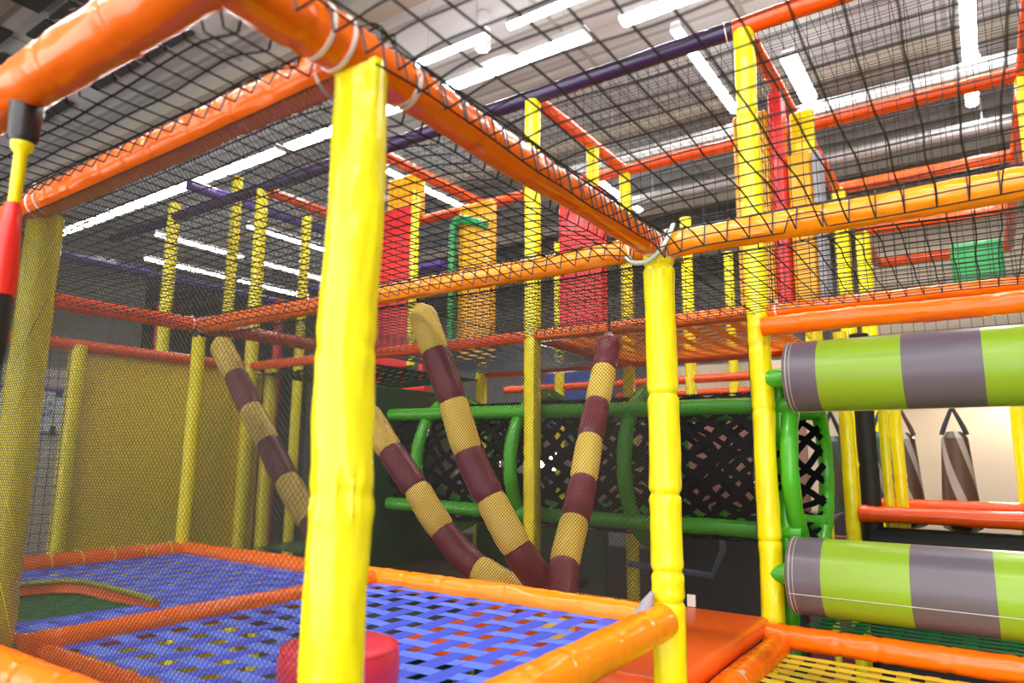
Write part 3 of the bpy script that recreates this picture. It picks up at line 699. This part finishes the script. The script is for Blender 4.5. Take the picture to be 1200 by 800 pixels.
post((X0+.045, Y2+.10, -.8), (X0+.045, Y2+.10, .36), 'light green padded upright squeezed beside the tall yellow post', m='green_vinyl', r=.033, group='green uprights by the rollers', near=2, pitch=.18)
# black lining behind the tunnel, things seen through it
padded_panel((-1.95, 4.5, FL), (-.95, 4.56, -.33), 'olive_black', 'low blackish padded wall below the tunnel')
padded_panel((-2.6, 4.7, -.33), (-.95, 4.76, .25), 'rose_brown', 'brownish rose padded wall glimpsed through the tunnel webbing')
padded_panel((-3.7, 6.0, .2), (-2.95, 6.08, .86), 'blue_vinyl', 'blue padded wall between the two striped tubes, above the tunnel rail')
q = MB(); q.tube([(X1+.1, 3.9, -.62), (X0-.55, 3.9, -.64), (X0-.5, 3.95, -.5), (X0-.52, 4.0, -.4)], .018, 10); tag(q.build('guide_rail', 'steel_blue_webbing'), 'pale teal rail on the floor below the tunnel', 'rail')

# ---------------- rollers
def roller(yc, zc, r, xa, xb, label, seed):
    root = empty('striped_roller', (xa, yc, zc), label, 'roller', 'striped squeeze rollers')
    edges = [xa, xa+.128, xa+.418, xa+.665, xa+.98, xa+1.24, xa+1.55]
    edges = [e for e in edges if e < xb]+[xb]
    n = 64
    for i in range(len(edges)-1):
        a, b = edges[i], edges[i+1]; q = MB(); k = 6
        pts = [(a+(b-a)*j/k, yc, zc) for j in range(k+1)]; rad = [r]*(k+1)
        if i == 0: pts = [(a, yc, zc), (a+.004, yc, zc), (a+.012, yc, zc)]+pts[1:]; rad = [r*.93, r*.985, r]+rad[1:]
        q.tube(pts, rad, n, cap=(i == 0 or i == len(edges)-2)); q.build('vinyl_stripe', 'slate_vinyl' if i % 2 == 0 else 'lime_vinyl', root, origin=(a, yc, zc))
    q = MB(); ring(q, (xa+.016, yc, zc), (1,0,0), r*.999, .002, .003, 64); ring(q, (xa+.03, yc, zc), (1,0,0), r*.999, .0012, .002, 64)
    an = math.radians(18+seed); p = V((0, -math.cos(an), -math.sin(an)))*(r+.0004)
    q.tube([V((xa+.012+(xb-xa-.012)*t/20, yc, zc))+p for t in range(21)], .0016, 6); q.build('seam', 'seam_grey', root, origin=(xa, yc, zc))
    q = MB(); q.tube([(xa-.095, yc, zc), (xa-.085, yc, zc), (xa-.03, yc, zc), (xa+.01, yc, zc)], [.02, .036, .042, .042], 20); q.build('axle', 'green_vinyl', root, origin=(xa, yc, zc))
    return root
roller(2.985, .330, .143, X0+.115, XP+.75, 'upper lime and grey striped roller below the stacked orange beams', 70)
roller(2.985, -.452, .146, X0+.085, XP+.75, 'lower lime and grey striped roller above the green webbing', 2)

root = empty('wall_lamp', (.10, 6.45, .66), 'lamp above the upper roller lighting the pale wall', 'lamp')
q = MB(); q.tube([(.10, 6.6, .70), (.10, 6.5, .70), (.10, 6.46, .66)], [.03, .05, .06], 16); q.build('housing', 'black_plastic', root, origin=(.10, 6.45, .66))
q = MB(); q.tube([(.10, 6.46, .66), (.10, 6.44, .63)], [.055, .045], 16); q.build('bulb', 'wall_glow', root, origin=(.10, 6.45, .66))

# ---------------- right background: platform frame, bags, posts, wall
GB = 'orange frame of the far raised platform'
beam((-.60, 4.18, -.285), (.9, 4.18, -.285), 'front orange beam of the raised frame between the two rollers', m='deep_orange_vinyl', r=.042, pitch=.16, near=2)
beam((-.62, 4.85, -.27), (.9, 4.85, -.27), 'back orange beam of the raised frame, below the hanging bags', m='deep_orange_vinyl', r=.036, pitch=.16, near=2)
beam((-.58, 4.2, -.28), (-.6, 4.83, -.272), 'short left side beam of the raised frame by the black post', m='deep_orange_vinyl', r=.036, pitch=.12, near=2)
woven('woven_platform', -.58, .9, 4.2, 4.84, -.29, .08, .06, .08, .06, ['ochre_webbing', 'tan_webbing'], 'ochre woven floor of the raised frame between the rollers', GW)
padded_panel((-.58, 4.25, FL), (.9, 4.33, -.36), 'black_vinyl', 'dark padded skirt under the raised orange frame')
GQ = 'posts behind the rollers'
for (x, y, r, m, l, zb, zt) in ((-.635, 4.18, .036, 'yellow_vinyl', 'broad yellow post left of the black post, between the rollers', FL, .7),
                        (-.555, 4.3, .05, 'black_vinyl', 'black post between the rollers', FL, .7),
                        (-.478, 4.42, .026, 'yellow_vinyl', 'thin yellow post just right of the black post', FL, .7),
                        (-.435, 4.6, .033, 'yellow_vinyl', 'yellow post second right of the black post, in front of a bag', FL, .7),
                        (-.53, 5.6, .034, 'yellow_vinyl', 'short yellow post at the left edge of the pale wall', FL, .7),
                        (.155, 4.9, .04, 'yellow_vinyl', 'yellow post at the right edge of the pale wall', FL, .7),
                        (-.70, 3.9, .018, 'yellow_vinyl', 'thin yellow strip post beside the green hoop', FL, .6)):
    post((x, y, zb), (x, y, zt), l, m=m, r=r, group=GQ, near=2, pitch=.35)
def bag(x, y, ztop, zb, r, mats, label, sm):
    root = empty('punching_bag', (x, y, ztop), label, 'punching bag', 'hanging striped bags')
    q = MB(); n = 36; k = 30; prof = []
    for i in range(k+1):
        t = i/k; z = ztop+(zb-ztop)*t
        rr = r*(.62+.38*t) if t > .06 else r*(.35+.30*t/.06)
        if t > .94: rr *= math.sqrt(max(.05, 1-((t-.94)/.06)**2*.7))
        prof.append((rr, z))
    vs = [(x+rr*math.cos(2*math.pi*a/n-(z-ztop)*3.6), y+rr*math.sin(2*math.pi*a/n-(z-ztop)*3.6), z) for rr, z in prof for a in range(n)]
    for i in range(k):
        for a in range(n):
            q.add([vs[i*n+a], vs[i*n+(a+1)%n], vs[(i+1)*n+(a+1)%n], vs[(i+1)*n+a]], [(0,3,2,1)], 1 if a % 9 in (0, 1, 2) else 0)
    q.add([vs[a] for a in range(n)], [tuple(range(n))], 0); q.add([vs[k*n+a] for a in range(n)], [tuple(reversed(range(n)))], 0)
    q.build('body', mats, root, smooth=True, origin=(x, y, ztop))
    for s in (-1, 1):
        q = MB(); q.tube([(x+s*r*.6, y, ztop-.02), (x+s*r*.45, y, ztop+.03), (x, y, ztop+.15), (x, y, ztop+.5)], [.014, .014, .010, .008], 8); q.build('strap', sm, root, origin=(x, y, ztop))
    return root
bag(-.165, 5.0, .17, -.42, .108, ['bag_brown', 'bag_silver'], 'brown and silver striped bag hanging in front of the pale wall', 'strap_dark')
bag(-.45, 5.1, .17, -.42, .108, ['bag_brown', 'bag_silver'], 'striped bag half hidden by the thin yellow posts', 'bag_brown')
bag(-.60, 5.4, .19, -.42, .108, ['bag_teal', 'bag_silver'], 'greenish striped bag with blue strap just right of the black post', 'strap_blue')
bag(-.80, 4.7, .14, -.35, .10, ['bag_dark', 'bag_teal'], 'dark dull bag hanging left of the broad yellow post', 'strap_dark')
q = MB(); q.tube([(-1.1, 5.0, -.45), (-.72, 4.6, -.42)], .11, 24); tag(q.build('foam_roll', 'slate_vinyl'), 'grey foam roll lying below the dark bag', 'foam roll')
padded_panel((-.92, 4.3, FL), (-.66, 4.36, -.42), 'maroon_vinyl', 'maroon padded wedge beside the broad yellow post')

# ---------------- upper panels
padded_panel((-3.74, 3.60, H), (-3.37, 3.68, 1.84), 'red_vinyl', 'red padded panel just right of the nearest yellow post')
padded_panel((-3.75, 3.72, 1.78), (-3.38, 3.76, 2.15), 'marigold_vinyl', 'marigold padded panel above the first red panel')
padded_panel((-2.06, 3.50, H), (-1.765, 3.58, 1.60), 'red_vinyl', 'red padded panel behind the nets near the centre post')
root = empty('arched_panel', (-2.85, 3.6, H), 'yellow padded panel with a green arch in its middle', 'panel')
padded_panel((-2.91, 3.58, H), (-2.63, 3.66, 1.72), 'marigold_vinyl', '', parent=root, name='body')
q = MB(); q.tube(smooth_path([(-2.92, 3.54, H), (-2.92, 3.54, 1.45), (-2.90, 3.54, 1.58), (-2.84, 3.54, 1.60), (-2.64, 3.54, 1.52)], 8), .03, 12); q.build('arch', 'emerald_vinyl', root, origin=(-2.92, 3.54, H))
padded_panel((-.985, 3.50, H), (-.80, 3.58, 1.80), 'marigold_vinyl', 'marigold panel behind the tall yellow post')
padded_panel((-.795, 3.48, H), (-.725, 3.60, 1.88), 'red_vinyl', 'narrow red padded strip right of the tall yellow post')
padded_panel((-.72, 3.50, H), (-.605, 3.58, 1.52), 'marigold_vinyl', 'marigold panel right of the narrow red strip')
padded_panel((-.60, 3.46, H), (-.56, 3.60, 1.50), 'grey_vinyl', 'narrow grey strip right of the marigold panel')
padded_panel((-.72, 3.62, 1.50), (-.60, 3.66, 1.8), 'yellow_vinyl', 'pale yellow panel above the marigold panel and grey strip')
padded_panel((-.10, 5.30, 1.08), (.19, 5.38, 1.42), 'emerald_vinyl', 'bright green padded panel at right below the amber beam', bev=.03)
padded_panel((-1.1, 9.4, FL), (3, 9.5, 2.95), 'white_wall', 'pale wall panel behind the far red-orange beams at right', 'panel', bev=.005)

# ---------------- far structure in the dark hall at left
GFAR = 'far play frame in the dark hall'
for (a, b, r, m, l, k) in (((-8.2, 3.2, 2.15), (-8.2, 7.5, 2.15), .06, 'violet_vinyl', 'violet beam crossing behind the left purple beam', 'beam'),
    ((-9.0, 5.2, 1.75), (-5.5, 5.2, 1.75), .06, 'violet_vinyl', 'violet beam running right toward the nearest post', 'beam'),
    ((-8.4, 6.6, 2.45), (-5.6, 6.6, 2.45), .06, 'violet_vinyl', 'short pale violet beam in the dark hall', 'beam'),
    ((-6.6, 3.7, 2.75), (-6.6, 6.2, 2.75), .06, 'violet_vinyl', 'violet beam slanting near the ceiling lights at left', 'beam'),
    ((-8.6, 4.6, FL), (-8.6, 4.6, 1.9), .05, 'red_vinyl', 'thin red post by the grey wall', 'post'),
    ((-7.8, 5.8, FL), (-7.8, 5.8, 2.1), .055, 'red_vinyl', 'red post hanging between two left yellow posts', 'post'),
    ((-6.0, 5.9, FL), (-6.0, 5.9, 1.75), .06, 'red_vinyl', 'red post just left of the nearest yellow post', 'post'),
    ((-9.3, 4.5, FL), (-9.3, 4.5, .95), .06, 'emerald_vinyl', 'short green post beside the thin red post', 'post'),
    ((-9.0, 6.6, FL), (-9.0, 6.6, 1.4), .06, 'yellow_vinyl', 'dim distant yellow post between the left posts', 'post'),
    ((-7.1, 3.9, FL), (-7.1, 3.9, 2.4), .02, 'yellow_vinyl', 'very thin yellow post at the grey wall corner', 'post')):
    bar('padded_'+k, a, b, r, m, l, k, GFAR, near=3, pitch=.4)
root = empty('red_railing', (-5.9, 5.9, .8), 'small red railing left of the nearest post', 'railing')
q = MB(); q.tube([(-5.95, 5.9, 1.35), (-5.2, 5.9, 1.35)], .05, 10); q.build('rail', 'red_vinyl', root, origin=(-5.95, 5.9, 1.35))
q = MB(); q.tube([(-5.95, 5.9, .75), (-5.2, 5.9, .75)], .05, 10); q.build('rail', 'red_vinyl', root, origin=(-5.95, 5.9, .75))
for x in (-5.6, -5.3):
    q = MB(); q.tube([(x, 5.9, .6), (x, 5.9, 1.35)], .03, 10); q.build('baluster', 'red_vinyl', root, origin=(x, 5.9, .6))
woven('woven_platform', X3, X2, Y2+.1, Y3, LO-.2, .08, .06, .08, .06, ['green_webbing', 'light_green_webbing'], 'teal green woven floor beyond the left orange beam', GW)

# ---------------- hanging strap at top left
sx, sy = -1.297, YA-.0
root = empty('hanging_strap', (sx, sy, H-.03), 'hanging red swing handle with black wrap and yellow neck at the left edge', 'swing handle')
ax0 = V((sx, sy, H-.02))
def lath(name, m, prof, seg=20):
    q = MB(); q.tube([ax0+V((dx, 0, -z*1.32)) for z, r, dx in prof], [r for z, r, dx in prof], seg); q.build(name, m, root, origin=ax0)
lath('black_wrap', 'black_plastic', [(-.005, .022, 0), (.0, .026, 0), (.03, .025, 0), (.06, .022, 0), (.068, .016, 0)])
lath('yellow_neck', 'yellow_vinyl', [(.062, .018, 0), (.075, .016, 0), (.08, .010, 0), (.11, .010, 0), (.145, .009, -.002)])
lath('red_sleeve', 'sleeve_red', [(.142, .007, -.002), (.15, .0125, -.003), (.19, .017, -.006), (.24, .022, -.010), (.262, .0215, -.012)])
lath('black_grip', 'black_plastic', [(.26, .017, -.012), (.268, .020, -.012), (.33, .020, -.015), (.36, .016, -.017)])
# yellow rope knots on the left post
for i, z in enumerate((.30, .02, -.10, -.28, .55)):
    q = MB(); c = V((X1-.058, Y0-.03, z)); q.tube([c+V((-.018, -.01, -.008)), c, c+V((.012, -.012, .006)), c+V((.02, -.02, -.004))], [.004, .006, .006, .003], 8)
    tag(q.build('rope_knot', 'yellow_rope', origin=c), ['yellow rope knot on the left post beside the red handle', 'yellow rope knot at mid height of the left post', 'yellow rope knot level with the notice on the left post', 'lowest yellow rope knot on the left post', 'topmost yellow rope knot under the beam of the left post'][i], 'rope knot', 'rope knots tying the fine net')

# ------------------------------------------------------------------ raise to floor level, camera, world
for o in list(COL.objects):
    if o.parent is None: o.location.z += EYE
f, pitch, yaw, roll = 808.8, .1651, -.6, .0077
fw = V((math.sin(yaw)*math.cos(pitch), math.cos(yaw)*math.cos(pitch), math.sin(pitch)))
r0 = V((math.cos(yaw), -math.sin(yaw), 0)); u0 = r0.cross(fw)
r1 = r0*math.cos(roll)+u0*math.sin(roll); u1 = u0*math.cos(roll)-r0*math.sin(roll)
cd = bpy.data.cameras.new('camera'); cam = bpy.data.objects.new('camera', cd); COL.objects.link(cam)
cam.matrix_world = Matrix(((r1.x, u1.x, -fw.x, 0), (r1.y, u1.y, -fw.y, 0), (r1.z, u1.z, -fw.z, EYE), (0, 0, 0, 1)))
cd.sensor_width = 36; cd.lens = 36*f/1200; cd.clip_start = .02
cd.dof.use_dof = True; cd.dof.focus_distance = 2.3; cd.dof.aperture_fstop = 2.6
sc = bpy.context.scene; sc.camera = cam
w = bpy.data.worlds.new('hall_air'); sc.world = w; w.use_nodes = True
bg = w.node_tree.nodes['Background']; bg.inputs[0].default_value = (1.0, .99, .98, 1); bg.inputs[1].default_value = 1.25
sc.view_settings.view_transform = 'Standard'; sc.view_settings.look = 'None'; sc.view_settings.gamma = 1
sc.view_settings.use_curve_mapping = False; sc.view_settings.exposure = 1.55
sc.cycles.use_denoising = True; sc.cycles.max_bounces = 6; sc.cycles.sample_clamp_indirect = 6
